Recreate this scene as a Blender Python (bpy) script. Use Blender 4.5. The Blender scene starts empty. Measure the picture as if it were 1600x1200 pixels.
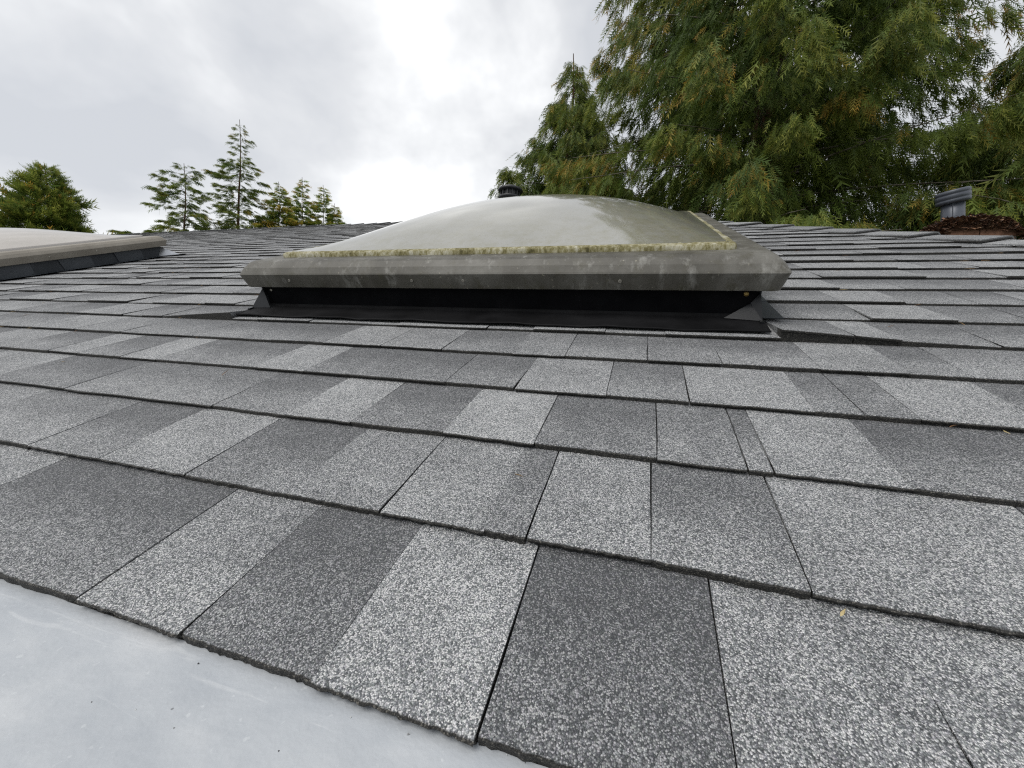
import bpy, math, random
import numpy as np
from mathutils import Vector, Matrix

random.seed(7)
rng = np.random.default_rng(11)
R = math.radians
scene = bpy.context.scene
col = scene.collection

# ------------------------------------------------------------------ camera
TH = R(22.6)                       # roof pitch (5 in 12)
EAVE_Z = 3.2                       # eave height above the garden
CT, ST = math.cos(TH), math.sin(TH)

def RW(u, v, n):                   # roof frame (along eave, up slope, off the roof) -> world
    return Vector((u, v * CT - n * ST, EAVE_Z + v * ST + n * CT))

cam_d = bpy.data.cameras.new('camera')
cam = bpy.data.objects.new('camera', cam_d)
col.objects.link(cam)
c_r = Vector((0.95508, 0.29018, 0.06013))
c_f = Vector((-0.28713, 0.95634, -0.05445)).normalized()
c_u = c_r.cross(c_f).normalized()
c_r = c_f.cross(c_u).normalized()
CAM = Vector((0.0, -0.2038, 3.4105))
m = Matrix((c_r, c_u, -c_f)).transposed().to_4x4()
m.translation = CAM
cam.matrix_world = m
cam_d.sensor_width = 36.0
cam_d.lens = 648.4 / 1600 * 36.0
cam_d.clip_start = 0.01
cam_d.clip_end = 2000
scene.camera = cam

# ------------------------------------------------------------------ sky, sun, exposure
SUN_EL, SUN_AZ = R(52), math.atan2(-0.55, -0.85)
world = bpy.data.worlds.new('World')
scene.world = world
world.use_nodes = True
wt = world.node_tree
wt.nodes.clear()
def wn(t, **k):
    n = wt.nodes.new(t)
    for a, b in k.items():
        setattr(n, a, b)
    return n
w_out = wn('ShaderNodeOutputWorld')
w_sky = wn('ShaderNodeTexSky', sky_type='NISHITA', sun_disc=False)
w_sky.sun_elevation = SUN_EL
w_sky.sun_rotation = SUN_AZ
w_b1 = wn('ShaderNodeBackground'); w_b1.inputs['Strength'].default_value = 0.10
wt.links.new(w_sky.outputs[0], w_b1.inputs['Color'])
w_tc = wn('ShaderNodeTexCoord')
w_map = wn('ShaderNodeMapping'); w_map.inputs['Scale'].default_value = (1.0, 1.0, 1.5)
w_map.inputs['Location'].default_value = (0.35, 1.9, 0.2)
wt.links.new(w_tc.outputs['Generated'], w_map.inputs['Vector'])
w_n1 = wn('ShaderNodeTexNoise'); w_n1.inputs['Scale'].default_value = 2.6
w_n1.inputs['Detail'].default_value = 5.0; w_n1.inputs['Roughness'].default_value = 0.52
w_n1.inputs['Distortion'].default_value = 0.15
wt.links.new(w_map.outputs[0], w_n1.inputs['Vector'])
# thinner, brighter cloud towards the veiled part of the sky
w_dot = wn('ShaderNodeVectorMath', operation='DOT_PRODUCT')
w_nrm = wn('ShaderNodeVectorMath', operation='NORMALIZE')
wt.links.new(w_tc.outputs['Generated'], w_nrm.inputs[0])
wt.links.new(w_nrm.outputs[0], w_dot.inputs[0])
w_dot.inputs[1].default_value = Vector((-0.50, 0.78, 0.36)).normalized()
w_mr = wn('ShaderNodeMapRange'); w_mr.interpolation_type = 'SMOOTHSTEP'
w_mr.inputs['From Min'].default_value = 0.86; w_mr.inputs['From Max'].default_value = 1.0
w_mr.inputs['To Min'].default_value = 0.0; w_mr.inputs['To Max'].default_value = 0.10
wt.links.new(w_dot.outputs['Value'], w_mr.inputs['Value'])
w_add = wn('ShaderNodeMath', operation='ADD')
wt.links.new(w_n1.outputs['Fac'], w_add.inputs[0]); wt.links.new(w_mr.outputs[0], w_add.inputs[1])
w_cr = wn('ShaderNodeValToRGB')
els = w_cr.color_ramp.elements
els[0].position = 0.435; els[0].color = (0.47, 0.485, 0.51, 1)
els[1].position = 0.745; els[1].color = (0.88, 0.885, 0.88, 1)
e_ = els.new(0.555); e_.color = (0.56, 0.57, 0.585, 1)
e_ = els.new(0.645); e_.color = (0.68, 0.688, 0.695, 1)
wt.links.new(w_add.outputs[0], w_cr.inputs['Fac'])
w_b2 = wn('ShaderNodeBackground'); w_b2.inputs['Strength'].default_value = 1.0
wt.links.new(w_cr.outputs['Color'], w_b2.inputs['Color'])
w_mix = wn('ShaderNodeMixShader'); w_mix.inputs['Fac'].default_value = 0.94
wt.links.new(w_b1.outputs[0], w_mix.inputs[1]); wt.links.new(w_b2.outputs[0], w_mix.inputs[2])
wt.links.new(w_mix.outputs[0], w_out.inputs['Surface'])

sun_d = bpy.data.lights.new('sun', 'SUN')
sun_d.energy = 1.5
sun_d.angle = R(36)
sun_d.color = (1.0, 0.97, 0.92)
sun = bpy.data.objects.new('sun', sun_d)
col.objects.link(sun)
sdir = Vector((math.sin(SUN_AZ) * math.cos(SUN_EL), math.cos(SUN_AZ) * math.cos(SUN_EL), math.sin(SUN_EL)))
sun.rotation_euler = sdir.to_track_quat('Z', 'Y').to_euler()
sun.location = (0, 0, 30)

vs = scene.view_settings
vs.view_transform = 'Standard'
vs.look = 'None'
vs.exposure = 0.55
vs.gamma = 1.0
vs.use_curve_mapping = False
scene.cycles.use_denoising = False                  # keep granules and foliage crisp
scene.cycles.pixel_filter_type = 'BLACKMAN_HARRIS'
scene.cycles.filter_width = 1.2

# ------------------------------------------------------------------ helpers
def mesh_obj(name, verts, faces, mat, parent=None, smooth=False, attrs=None):
    me = bpy.data.meshes.new(name)
    me.from_pydata([tuple(v) for v in verts], [], faces)
    if mat:
        me.materials.append(mat)
    if smooth:
        me.polygons.foreach_set('use_smooth', [True] * len(me.polygons))
    for an, dom, typ, data in (attrs or []):
        a = me.attributes.new(an, typ, dom)
        a.data.foreach_set('value' if typ == 'FLOAT' else 'color', np.asarray(data, dtype=np.float32).ravel())
    me.update()
    o = bpy.data.objects.new(name, me)
    col.objects.link(o)
    o.parent = parent
    return o

def empty(name, loc=(0, 0, 0)):
    o = bpy.data.objects.new(name, None)
    o.empty_display_size = 0.1
    o.location = loc
    col.objects.link(o)
    return o

def tag(o, label=None, category=None, group=None, kind=None):
    if label: o['label'] = label
    if category: o['category'] = category
    if group: o['group'] = group
    if kind: o['kind'] = kind
    return o

class MB:                                            # collects verts and faces for one mesh
    def __init__(s):
        s.v, s.f = [], []
    def add(s, vs_, fs_):
        b = len(s.v)
        s.v += [tuple(x) for x in vs_]
        s.f += [tuple(b + i for i in f) for f in fs_]
    def box(s, a, b):
        x0, y0, z0 = a; x1, y1, z1 = b
        s.add([(x0,y0,z0),(x1,y0,z0),(x1,y1,z0),(x0,y1,z0),(x0,y0,z1),(x1,y0,z1),(x1,y1,z1),(x0,y1,z1)],
              [(0,3,2,1),(4,5,6,7),(0,1,5,4),(1,2,6,5),(2,3,7,6),(3,0,4,7)])
    def rings(s, rings, closed=True, cap0=False, cap1=False):
        n = len(rings[0]); b = len(s.v)
        for r in rings: s.v += [tuple(x) for x in r]
        for i in range(len(rings) - 1):
            for j in range(n if closed else n - 1):
                k = (j + 1) % n
                s.f.append((b+i*n+j, b+i*n+k, b+(i+1)*n+k, b+(i+1)*n+j))
        if cap0: s.f.append(tuple(b + j for j in reversed(range(n))))
        if cap1: s.f.append(tuple(b + (len(rings)-1)*n + j for j in range(n)))
    def plate(s, poly, nrm, t):                      # thin plate of real thickness
        nrm = Vector(nrm).normalized() * t
        n = len(poly); p = [Vector(q) for q in poly]
        s.add(p + [q - nrm for q in p],
              [tuple(range(n)), tuple(reversed(range(n, 2*n)))] + [(i, i+n, (i+1) % n + n, (i+1) % n) for i in range(n)])
    def build(s, name, mat, parent=None, smooth=False):
        return mesh_obj(name, s.v, s.f, mat, parent, smooth)

def rrect(cx, cy, hx, hy, r, z, seg=5):
    out = []
    for qx, qy, a0 in ((1, 1, 0), (-1, 1, 90), (-1, -1, 180), (1, -1, 270)):
        for i in range(seg + 1):
            a = R(a0 + 90 * i / seg)
            out.append((cx + qx*(hx - r) + r*math.cos(a), cy + qy*(hy - r) + r*math.sin(a), z))
    return out

# ------------------------------------------------------------------ materials
class NT:
    def __init__(s, name):
        s.m = bpy.data.materials.new(name); s.m.use_nodes = True
        s.t = s.m.node_tree; s.t.nodes.clear()
        s.out = s.n('ShaderNodeOutputMaterial')
        s.b = s.n('ShaderNodeBsdfPrincipled')
        s.t.links.new(s.b.outputs[0], s.out.inputs[0])
        s.tc = s.n('ShaderNodeTexCoord')
    def n(s, t, **k):
        x = s.t.nodes.new(t)
        for a, b in k.items(): setattr(x, a, b)
        return x
    def l(s, a, b): s.t.links.new(a, b)
    def val(s, sock, v):
        if hasattr(v, 'is_output') or isinstance(v, bpy.types.NodeSocket): s.l(v, sock)
        else: sock.default_value = v
    def math(s, op, a, b=0.0, clamp=False):
        x = s.n('ShaderNodeMath', operation=op, use_clamp=clamp)
        s.val(x.inputs[0], a); s.val(x.inputs[1], b)
        return x.outputs[0]
    def noise(s, scale, detail=3, rough=0.5, vec=None, dist=0.0):
        x = s.n('ShaderNodeTexNoise')
        x.inputs['Scale'].default_value = scale; x.inputs['Detail'].default_value = detail
        x.inputs['Roughness'].default_value = rough; x.inputs['Distortion'].default_value = dist
        s.l(vec or s.tc.outputs['Object'], x.inputs['Vector'])
        return x.outputs['Fac']
    def stretch(s, sc):
        x = s.n('ShaderNodeMapping'); x.inputs['Scale'].default_value = sc
        s.l(s.tc.outputs['Object'], x.inputs['Vector'])
        return x.outputs[0]
    def ramp(s, fac, stops):
        x = s.n('ShaderNodeValToRGB'); e = x.color_ramp.elements
        e[0].position, e[0].color = stops[0][0], (*stops[0][1], 1)
        e[1].position, e[1].color = stops[-1][0], (*stops[-1][1], 1)
        for p, c in stops[1:-1]:
            q = e.new(p); q.color = (*c, 1)
        s.l(fac, x.inputs['Fac'])
        return x.outputs['Color']
    def mix(s, fac, a, b, mode='MIX'):
        x = s.n('ShaderNodeMix', data_type='RGBA', blend_type=mode)
        s.val(x.inputs['Factor'], fac)
        for sock, v in ((x.inputs['A'], a), (x.inputs['B'], b)):
            pass
        ins = [i for i in x.inputs if i.type == 'RGBA']
        for sock, v in zip(ins, (a, b)):
            s.val(sock, v if hasattr(v, 'is_linked') else (*v, 1) if len(v) == 3 else v)
        return [o for o in x.outputs if o.type == 'RGBA'][0]
    def attr(s, name):
        return s.n('ShaderNodeAttribute', attribute_name=name)
    def bump(s, h, strength, dist):
        x = s.n('ShaderNodeBump'); x.inputs['Strength'].default_value = strength
        x.inputs['Distance'].default_value = dist
        s.l(h, x.inputs['Height']); s.l(x.outputs[0], s.b.inputs['Normal'])
    def set(s, **k):
        for a, v in k.items():
            sock = s.b.inputs[a.replace('_', ' ')]
            s.val(sock, v if not isinstance(v, tuple) or len(v) == 4 else (*v, 1))
        return s

def mat_granule():
    t = NT('asphalt_granules')
    vor = t.n('ShaderNodeTexVoronoi'); vor.inputs['Scale'].default_value = 1000
    t.l(t.tc.outputs['Object'], vor.inputs['Vector'])
    sep = t.n('ShaderNodeSeparateColor'); t.l(vor.outputs['Color'], sep.inputs[0])
    tone = t.attr('tone').outputs['Fac']
    # worn, uneven spread of the granule colours over a few centimetres
    n1 = t.noise(9, 4, .6); n2 = t.noise(46, 3, .6)
    var = t.math('ADD', t.math('MULTIPLY', t.math('SUBTRACT', n1, .5), .42), t.math('MULTIPLY', t.math('SUBTRACT', n2, .5), .26))
    tv = t.math('ADD', t.math('ADD', tone, -.5), var)
    x = t.math('ADD', sep.outputs[0], tv, clamp=True)
    c = t.ramp(x, [(0.0, (.075,.077,.081)), (.3, (.150,.155,.161)), (.55, (.275,.284,.290)), (.8, (.44,.45,.453)), (1.0, (.66,.667,.66))])
    g = t.ramp(sep.outputs[0], [(0.0, (.3,.3,.3)), (.6, (.9,.9,.88)), (.85, (1.6,1.58,1.5)), (1.0, (4.5,4.4,4.1))])
    crev = t.ramp(vor.outputs['Distance'], [(.30, (1.12,1.12,1.12)), (.80, (.58,.58,.59))])   # crevice darkness between the chips, put into the colour
    c = t.mix(1.0, c, crev, 'MULTIPLY')
    tint = t.mix(0.14, (.5,.5,.5), vor.outputs['Color'])
    c = t.mix(0.35, c, tint, 'SOFT_LIGHT')
    # cut edge: black bitumen with granules stuck in it
    er = t.n('ShaderNodeMapRange'); er.inputs['From Min'].default_value = .25; er.inputs['From Max'].default_value = .6
    t.l(t.attr('edge').outputs['Fac'], er.inputs['Value'])
    edge = er.outputs[0]
    ec = t.mix(1.0, (.026,.025,.023), g, 'MULTIPLY')
    c = t.mix(edge, c, ec)
    t.set(Base_Color=c, Roughness=0.74, Specular_IOR_Level=0.5)
    h = t.math('ADD', t.math('MULTIPLY', vor.outputs['Distance'], -1.0), t.math('MULTIPLY', sep.outputs[1], .6))
    t.bump(h, 0.75, 0.0016)
    return t.m
M_GRAN = mat_granule()

def mat_simple(name, c0, c1, scale, rough=.6, spec=.5, metal=0.0, bump=0.0, bdist=.002, detail=4, vec=None, lo=.35, hi=.65, r2=None):
    t = NT(name)
    v = t.stretch(vec) if vec else None
    n = t.noise(scale, detail, .6, v)
    t.set(Base_Color=t.ramp(n, [(lo, c0), (hi, c1)]), Specular_IOR_Level=spec, Metallic=metal)
    if r2 is None: t.b.inputs['Roughness'].default_value = rough
    else: t.l(t.ramp(t.noise(scale*1.7, 4, .6), [(.3, (rough,)*3), (.7, (r2,)*3)]), t.b.inputs['Roughness'])
    if bump: t.bump(t.noise(scale*6, 3, .6, v), bump, bdist)
    return t.m

M_DECK = mat_simple('roof_felt', (.02,.02,.02), (.035,.035,.035), 8, .9)
M_BLACK = mat_simple('black_flashing', (.004,.004,.005), (.008,.008,.009), 14, .6, .04, r2=.7)
M_APRON = mat_simple('apron_flashing', (.004,.004,.0045), (.011,.011,.012), 9, .55, .10, r2=.75)
M_STEP_B = mat_simple('step_flashing_dull', (.026,.030,.036), (.040,.046,.053), 5, .5, .4)
M_STEP = mat_simple('step_flashing', (.040,.046,.054), (.058,.066,.076), 5, .45, .5)
M_GUSS = mat_simple('corner_flashing', (.006,.0065,.0075), (.014,.015,.017), 12, .30, .3, .0)
M_KICK = mat_simple('sky_lit_kick_flashing', (.42,.43,.45), (.58,.59,.61), 12, .28, .5, .8)  # lightened flashing metal: bright sky reflection put into the colour
M_SCREW = mat_simple('screw_zinc', (.30,.28,.24), (.45,.43,.38), 60, .4, .5, .6)
M_SCREWF = mat_simple('screw_weathered', (.16,.15,.13), (.26,.25,.22), 60, .6, .3)
M_BRASS = mat_simple('screw_brass', (.32,.22,.07), (.46,.33,.12), 60, .4, .5, .7)
M_DUCT = mat_simple('grey_duct_metal', (.060,.067,.082), (.088,.097,.115), 10, .42, .5, .25, vec=(1,1,.3))
M_PLAST = mat_simple('black_vent_plastic', (.016,.017,.019), (.030,.031,.034), 10, .45)
M_WALL = mat_simple('painted_siding', (.34,.33,.30), (.42,.41,.38), 3, .7)
M_BARK = mat_simple('cedar_bark', (.055,.030,.018), (.13,.075,.045), 5, .95, .2, bump=.6, bdist=.03, vec=(3,3,.35))
M_TWIG = mat_simple('grey_twig', (.10,.085,.065), (.22,.20,.165), 6, .9, .2)
M_NEED = NT('dead_needles')
_c = M_NEED.attr('leafcol').outputs['Color']
M_NEED.set(Base_Color=_c, Roughness=.85, Specular_IOR_Level=.2)
M_NEED = M_NEED.m

def mat_frame():                                     # weathered brown-grey frame of the skylight
    t = NT('weathered_frame')
    n1 = t.noise(7, 5, .65); n2 = t.noise(34, 5, .7); n3 = t.noise(5, 4, .6, t.stretch((3, 3, .4)))
    f = t.math('ADD', t.math('MULTIPLY', n1, .55), t.math('MULTIPLY', n3, .45))
    c = t.ramp(f, [(.38, (.052,.048,.037)), (.50, (.084,.079,.066)), (.62, (.135,.13,.114))])
    moss = t.ramp(n2, [(.52, (0,0,0)), (.70, (1,1,1))])
    c = t.mix(t.math('MULTIPLY', moss, .75), c, (.060,.055,.034))
    pale = t.ramp(t.noise(13, 5, .7, t.stretch((2, 2, .6))), [(.56, (0,0,0)), (.70, (1,1,1))])
    c = t.mix(t.math('MULTIPLY', pale, .5), c, (.33,.325,.30))
    speck = t.ramp(t.noise(120, 2, .5), [(.70, (0,0,0)), (.76, (1,1,1))])
    c = t.mix(t.math('MULTIPLY', speck, .6), c, (.33,.31,.24))
    t.set(Base_Color=c, Roughness=.52, Specular_IOR_Level=.45)
    t.bump(n2, .25, .002)
    return t.m
M_FRAME = mat_frame()
M_FRAME2 = mat_simple('cleaner_frame', (.20,.18,.148), (.28,.255,.215), 6, .5, .45)

def mat_rim():                                       # moss-grown step of the dome
    t = NT('mossy_dome_rim')
    n = t.noise(95, 4, .7, t.stretch((1, 1, .45))); n2 = t.noise(7, 4, .65)
    f = t.math('ADD', t.math('MULTIPLY', n, .55), t.math('MULTIPLY', n2, .45))
    c = t.ramp(f, [(.38, (.070,.062,.022)), (.46, (.18,.160,.07)), (.53, (.32,.30,.20)), (.62, (.44,.425,.35))])
    t.set(Base_Color=c, Roughness=.75, Specular_IOR_Level=.3)
    t.bump(n, .6, .003)
    return t.m
M_RIM = mat_rim()

def mat_dome(name, base, dirt_reflection_amt):
    t = NT(name)
    n1 = t.noise(4, 5, .6, t.stretch((1, .5, 1))); n2 = t.noise(150, 3, .65); n3 = t.noise(28, 5, .7)
    c = t.ramp(n1, [(.3, tuple(x*.90 for x in base)), (.7, base)])
    sp = t.ramp(n2, [(.62, (0,0,0)), (.71, (1,1,1))])
    d = t.attr('dirt_reflection').outputs['Fac']  # front grime plus the painted tree reflection at right
    c = t.mix(t.math('MULTIPLY', t.math('MULTIPLY', sp, t.math('ADD', d, .10)), dirt_reflection_amt), c, (.20,.18,.12))
    gr = t.ramp(n3, [(.42, (0,0,0)), (.68, (1,1,1))])
    c = t.mix(t.math('MULTIPLY', t.math('MULTIPLY', gr, t.math('ADD', t.math('MULTIPLY', d, .65), .16)), dirt_reflection_amt), c, (.20,.19,.13))
    rough = t.math('ADD', t.math('MULTIPLY', n3, .08), .04)
    t.set(Base_Color=c, Roughness=rough, Specular_IOR_Level=.5, IOR=2.4)
    t.bump(n3, .03, .002)
    return t.m
M_DOME = mat_dome('milky_acrylic_dome', (.265,.260,.226), 1.1)
M_DOME2 = mat_dome('pale_acrylic_dome', (.36,.325,.285), .5)

def mat_membrane():
    t = NT('pale_roof_membrane')
    n1 = t.noise(3.2, 5, .62, dist=.6); n2 = t.noise(22, 5, .65); n3 = t.noise(6, 4, .6, t.stretch((1.2, 4, 1)), .8)
    f = t.math('ADD', t.math('MULTIPLY', n1, .5), t.math('ADD', t.math('MULTIPLY', n2, .22), t.math('MULTIPLY', n3, .28)))
    c = t.ramp(f, [(.38, (.335,.358,.385)), (.5, (.405,.426,.448)), (.62, (.485,.50,.515))])
    sc = t.ramp(t.noise(16, 3, .5, t.stretch((.5, 5, 1)), 1.4), [(.66, (0,0,0)), (.72, (1,1,1))])
    c = t.mix(t.math('MULTIPLY', sc, .20), c, (.66,.67,.67))
    vor = t.n('ShaderNodeTexVoronoi'); vor.inputs['Scale'].default_value = 42
    t.l(t.tc.outputs['Object'], vor.inputs['Vector'])
    sp = t.math('LESS_THAN', vor.outputs['Distance'], .035)
    c = t.mix(t.math('MULTIPLY', sp, .7), c, (.12,.125,.13))
    wh = t.ramp(t.noise(170, 2, .5), [(.69, (0,0,0)), (.74, (1,1,1))])
    c = t.mix(t.math('MULTIPLY', wh, .18), c, (.72,.74,.74))
    t.set(Base_Color=c, Roughness=.48, Specular_IOR_Level=.4)
    t.bump(t.math('ADD', t.math('ADD', n2, t.math('MULTIPLY', n1, .8)), t.math('MULTIPLY', t.noise(260, 2, .5), .25)), .30, .004)
    return t.m
M_MEMB = mat_membrane()

def mat_leaf():
    t = NT('conifer_foliage')
    c = t.attr('leafcol').outputs['Color']
    t.set(Base_Color=c, Roughness=.6, Specular_IOR_Level=.28)
    tr = t.n('ShaderNodeBsdfTranslucent'); t.l(c, tr.inputs['Color'])
    mx = t.n('ShaderNodeMixShader'); mx.inputs['Fac'].default_value = .40
    t.l(t.b.outputs[0], mx.inputs[1]); t.l(tr.outputs[0], mx.inputs[2]); t.l(mx.outputs[0], t.out.inputs[0])
    return t.m
M_LEAF = mat_leaf()

def mat_grass():
    t = NT('lawn')
    n = t.noise(.6, 6, .65)
    t.set(Base_Color=t.ramp(n, [(.35, (.035,.055,.018)), (.65, (.075,.10,.035))]), Roughness=.9, Specular_IOR_Level=.2)
    t.bump(t.noise(30, 3, .6), .5, .04)
    return t.m

# ------------------------------------------------------------------ ground
g = MB(); g.add([(-600,-600,0),(600,-600,0),(600,600,0),(-600,600,0)], [(0,1,2,3)])
tag(g.build('ground', mat_grass()), kind='structure')

# ------------------------------------------------------------------ roof deck
E_ = 0.143                                           # course exposure
RIDGE_V = 5.0
LEFT_U = -15.0
def hip_u(v): return 1.328 - 0.65 * (v - 1.99)
H_TOP = Vector((hip_u(RIDGE_V), RIDGE_V, 0))
H_BOT = Vector((hip_u(0), 0, 0))
Y_W = Vector((0, CT, -ST))                           # horizontal away from the eave, in roof frame
BACK = Vector((0, math.cos(2*TH), -math.sin(2*TH)))  # down the far slope, in roof frame

roof = empty('roof')
roof.location = (0, 0, EAVE_Z); roof.rotation_euler = (TH, 0, 0)
tag(roof, 'dark and light grey asphalt shingle roof rising to ridge and hip', 'roof')
d = MB()
zl = -0.006
fr = [Vector((LEFT_U, 0.01, zl)), Vector((H_BOT.x, 0.01, zl)), Vector((H_TOP.x, RIDGE_V, zl)), Vector((LEFT_U, RIDGE_V, zl))]
d.add(fr, [(0,1,2,3)])
bk = fr[2] + BACK * RIDGE_V
d.add([fr[3], fr[2], bk + Vector((RIDGE_V*0.65, 0, 0)), Vector((LEFT_U, bk.y, bk.z))], [(0,1,2,3)])
d.add([fr[2], fr[1], bk + Vector((RIDGE_V*0.65, 0, 0))], [(0,1,2)])
deck = d.build('roof_deck', M_DECK, roof)

# --- shingle tabs --------------------------------------------------
CU_, CV_, CN_ = 0.0, -0.107, 0.2727
def to_px(u, v, n):                                  # used only to find which pieces show largest
    w = RW(u, v, n) - CAM
    z = w.dot(c_f)
    if z < .02: return None
    return (800 + 648.4 * w.dot(c_r) / z, 600 - 648.4 * w.dot(c_u) / z)

SKY_L, SKY_R, SKY_F, SKY_B = -1.052, 0.222, 0.80, 2.14     # opening round the middle skylight
SK2_DU = -3.452                                            # the other skylight stands this far along
# rows read off the photograph: list of (right edge u, tone, raised, dark granule band at its head, gap on its right)
ROWS = {}
ROWS[0] = [(-0.682, 0.52, 1, 0, 1), (-0.402, 0.38, 0, 1, 1), (-0.291, 0.66, 1, 0.5, 0), (-0.179, 0.17, 0, 0.6, 0), (-0.069, 0.66, 1, 0, 1), (0.062, 0.16, 0, 0.8, 1), (0.171, 0.56, 1, 0, 0)]
ROWS[1] = [(-0.994, 0.5, 1, 0, 1), (-0.762, 0.6, 0, 0.7, 1), (-0.625, 0.48, 1, 1, 0), (-0.479, 0.6, 1, 0, 1), (-0.335, 0.44, 0, 1, 0), (-0.224, 0.41, 0, 0, 1), (-0.121, 0.62, 1, 0.3, 0), (-0.08, 0.46, 0, 0.6, 1), (0.021, 0.58, 1, 0, 1), (0.129, 0.57, 0, 1, 1), (0.247, 0.56, 1, 0, 0)]
ROWS[2] = [(-1.194, 0.55, 1, 0, 1), (-0.955, 0.43, 1, 1, 1), (-0.613, 0.55, 1, 0.8, 1), (-0.472, 0.49, 0, 1, 0), (-0.363, 0.67, 1, 0, 1), (-0.227, 0.38, 0, 0.8, 0), (-0.109, 0.74, 1, 0, 1), (0.027, 0.33, 0, 0.7, 1), (0.114, 0.45, 1, 0.4, 1), (0.137, 0.52, 0, 1, 1), (0.249, 0.6, 1, 0, 0), (0.392, 0.44, 0, 1, 1)]
ROWS[3] = [(-1.463, 0.56, 1, 0, 1), (-1.286, 0.47, 0, 1, 0), (-1.184, 0.62, 1, 0, 1), (-1.046, 0.46, 0, 1, 0), (-0.941, 0.66, 1, 0, 1), (-0.686, 0.46, 0, 1, 1), (-0.567, 0.66, 1, 0, 1), (-0.291, 0.38, 1, 0.9, 1), (-0.175, 0.42, 0, 0.8, 0), (-0.04, 0.66, 1, 0.2, 1), (0.069, 0.56, 0, 1, 1), (0.214, 0.64, 1, 0, 0), (0.265, 0.5, 0, 1, 1), (0.32, 0.39, 0, 0.6, 1), (0.44, 0.64, 1, 0, 0)]
ROWS[4] = [(-1.677, 0.46, 1, 0.6, 1), (-1.459, 0.6, 1, 0, 1), (-1.272, 0.54, 0, 0.3, 1), (-1.023, 0.44, 1, 0.6, 1), (-0.782, 0.46, 0, 1, 1), (-0.642, 0.47, 0, 1, 0), (-0.502, 0.58, 1, 0, 1), (-0.366, 0.55, 1, 0.3, 1), (-0.222, 0.47, 0, 0.9, 0), (-0.125, 0.48, 1, 0.3, 1), (0.014, 0.56, 0, 1, 1), (0.127, 0.42, 1, 0.6, 0), (0.263, 0.58, 0, 1, 1), (0.374, 0.6, 1, 0, 0), (0.445, 0.46, 0, 1, 1)]
ROWS[5] = [(0.355, 0.42, 1, 0.6, 0), (0.42, 0.6, 1, 0, 0), (0.555, 0.47, 0, 0.9, 1)]
ROWS[6] = [(0.434, 0.48, 0, 0.8, 1), (0.568, 0.6, 1, 0, 0), (0.689, 0.38, 0, 0.6, 1)]
ROWS[7] = [(0.428, 0.5, 0, 0.6, 1), (0.551, 0.62, 1, 0, 0), (0.679, 0.42, 0, 0.7, 1)]

def make_row(k):
    """(u0, u1, tone, raised, band, gap_left, gap_right, clip_right) for every tab of course k"""
    rr = random.Random(100 + k)
    known = ROWS.get(k, [])
    u_end = hip_u(k * E_)
    left_lim = max(LEFT_U + .02, -3.2 - 0.26 * 0 - (k * E_) * 2.6)
    out = []
    def fill(a, b, gl):                              # random tabs between a and b
        u = a; prev = rr.random() < .5
        while b - u > 1e-6:
            w = rr.choice((.075, .10, .13, .15, .18, .22, .25)) * rr.uniform(.85, 1.15)
            if b - (u + w) < .06: w = b - u
            prev = not prev if rr.random() < .8 else prev
            if prev: tone = rr.choice((.50, .56, .60, .64, .68, .44)); band = rr.choice((0, 0, .2, .5))
            else:    tone = rr.choice((.34, .40, .44, .48, .52, .56)); band = rr.choice((.5, .8, 1, 1))
            gr = rr.random() < .62
            out.append([u, u + w, tone, prev, band, gl, gr])
            gl = gr; u += w
    if known:
        first = known[0][0] - rr.uniform(.12, .22) if k < 5 else SKY_R + .02
        if k < 5:
            fill(left_lim, first, True)
        else:
            if k == 5:
                fill(left_lim, SKY_L - .012, True); fill(SKY_L - .012, SKY_R + .02, True)
            else: fill(left_lim, SKY_L, True)
        u = first; gl = True
        for (ur, tone, ra, band, gr) in known:
            out.append([u, ur, tone, bool(ra), band, gl, bool(gr)])
            u = ur; gl = bool(gr)
        fill(u, u_end, gl)
    else:
        fill(left_lim, u_end, True)
    # cut round the skylights
    v0, v1 = k * E_, (k + 1) * E_
    holes = []
    if v1 > SKY_F + .06 and v0 < SKY_B - .02 and not (k == 5):
        holes = [(SKY_L, SKY_R), (SKY_L + SK2_DU, SKY_R + SK2_DU)]
    for a, b in holes:
        new = []
        for t in out:
            if t[1] <= a or t[0] >= b: new.append(t); continue
            if t[0] < a - .01: x = list(t); x[1] = a; x[6] = True; new.append(x)
            if t[1] > b + .01: x = list(t); x[0] = b; x[5] = True; new.append(x)
        out = new
    return out

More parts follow.
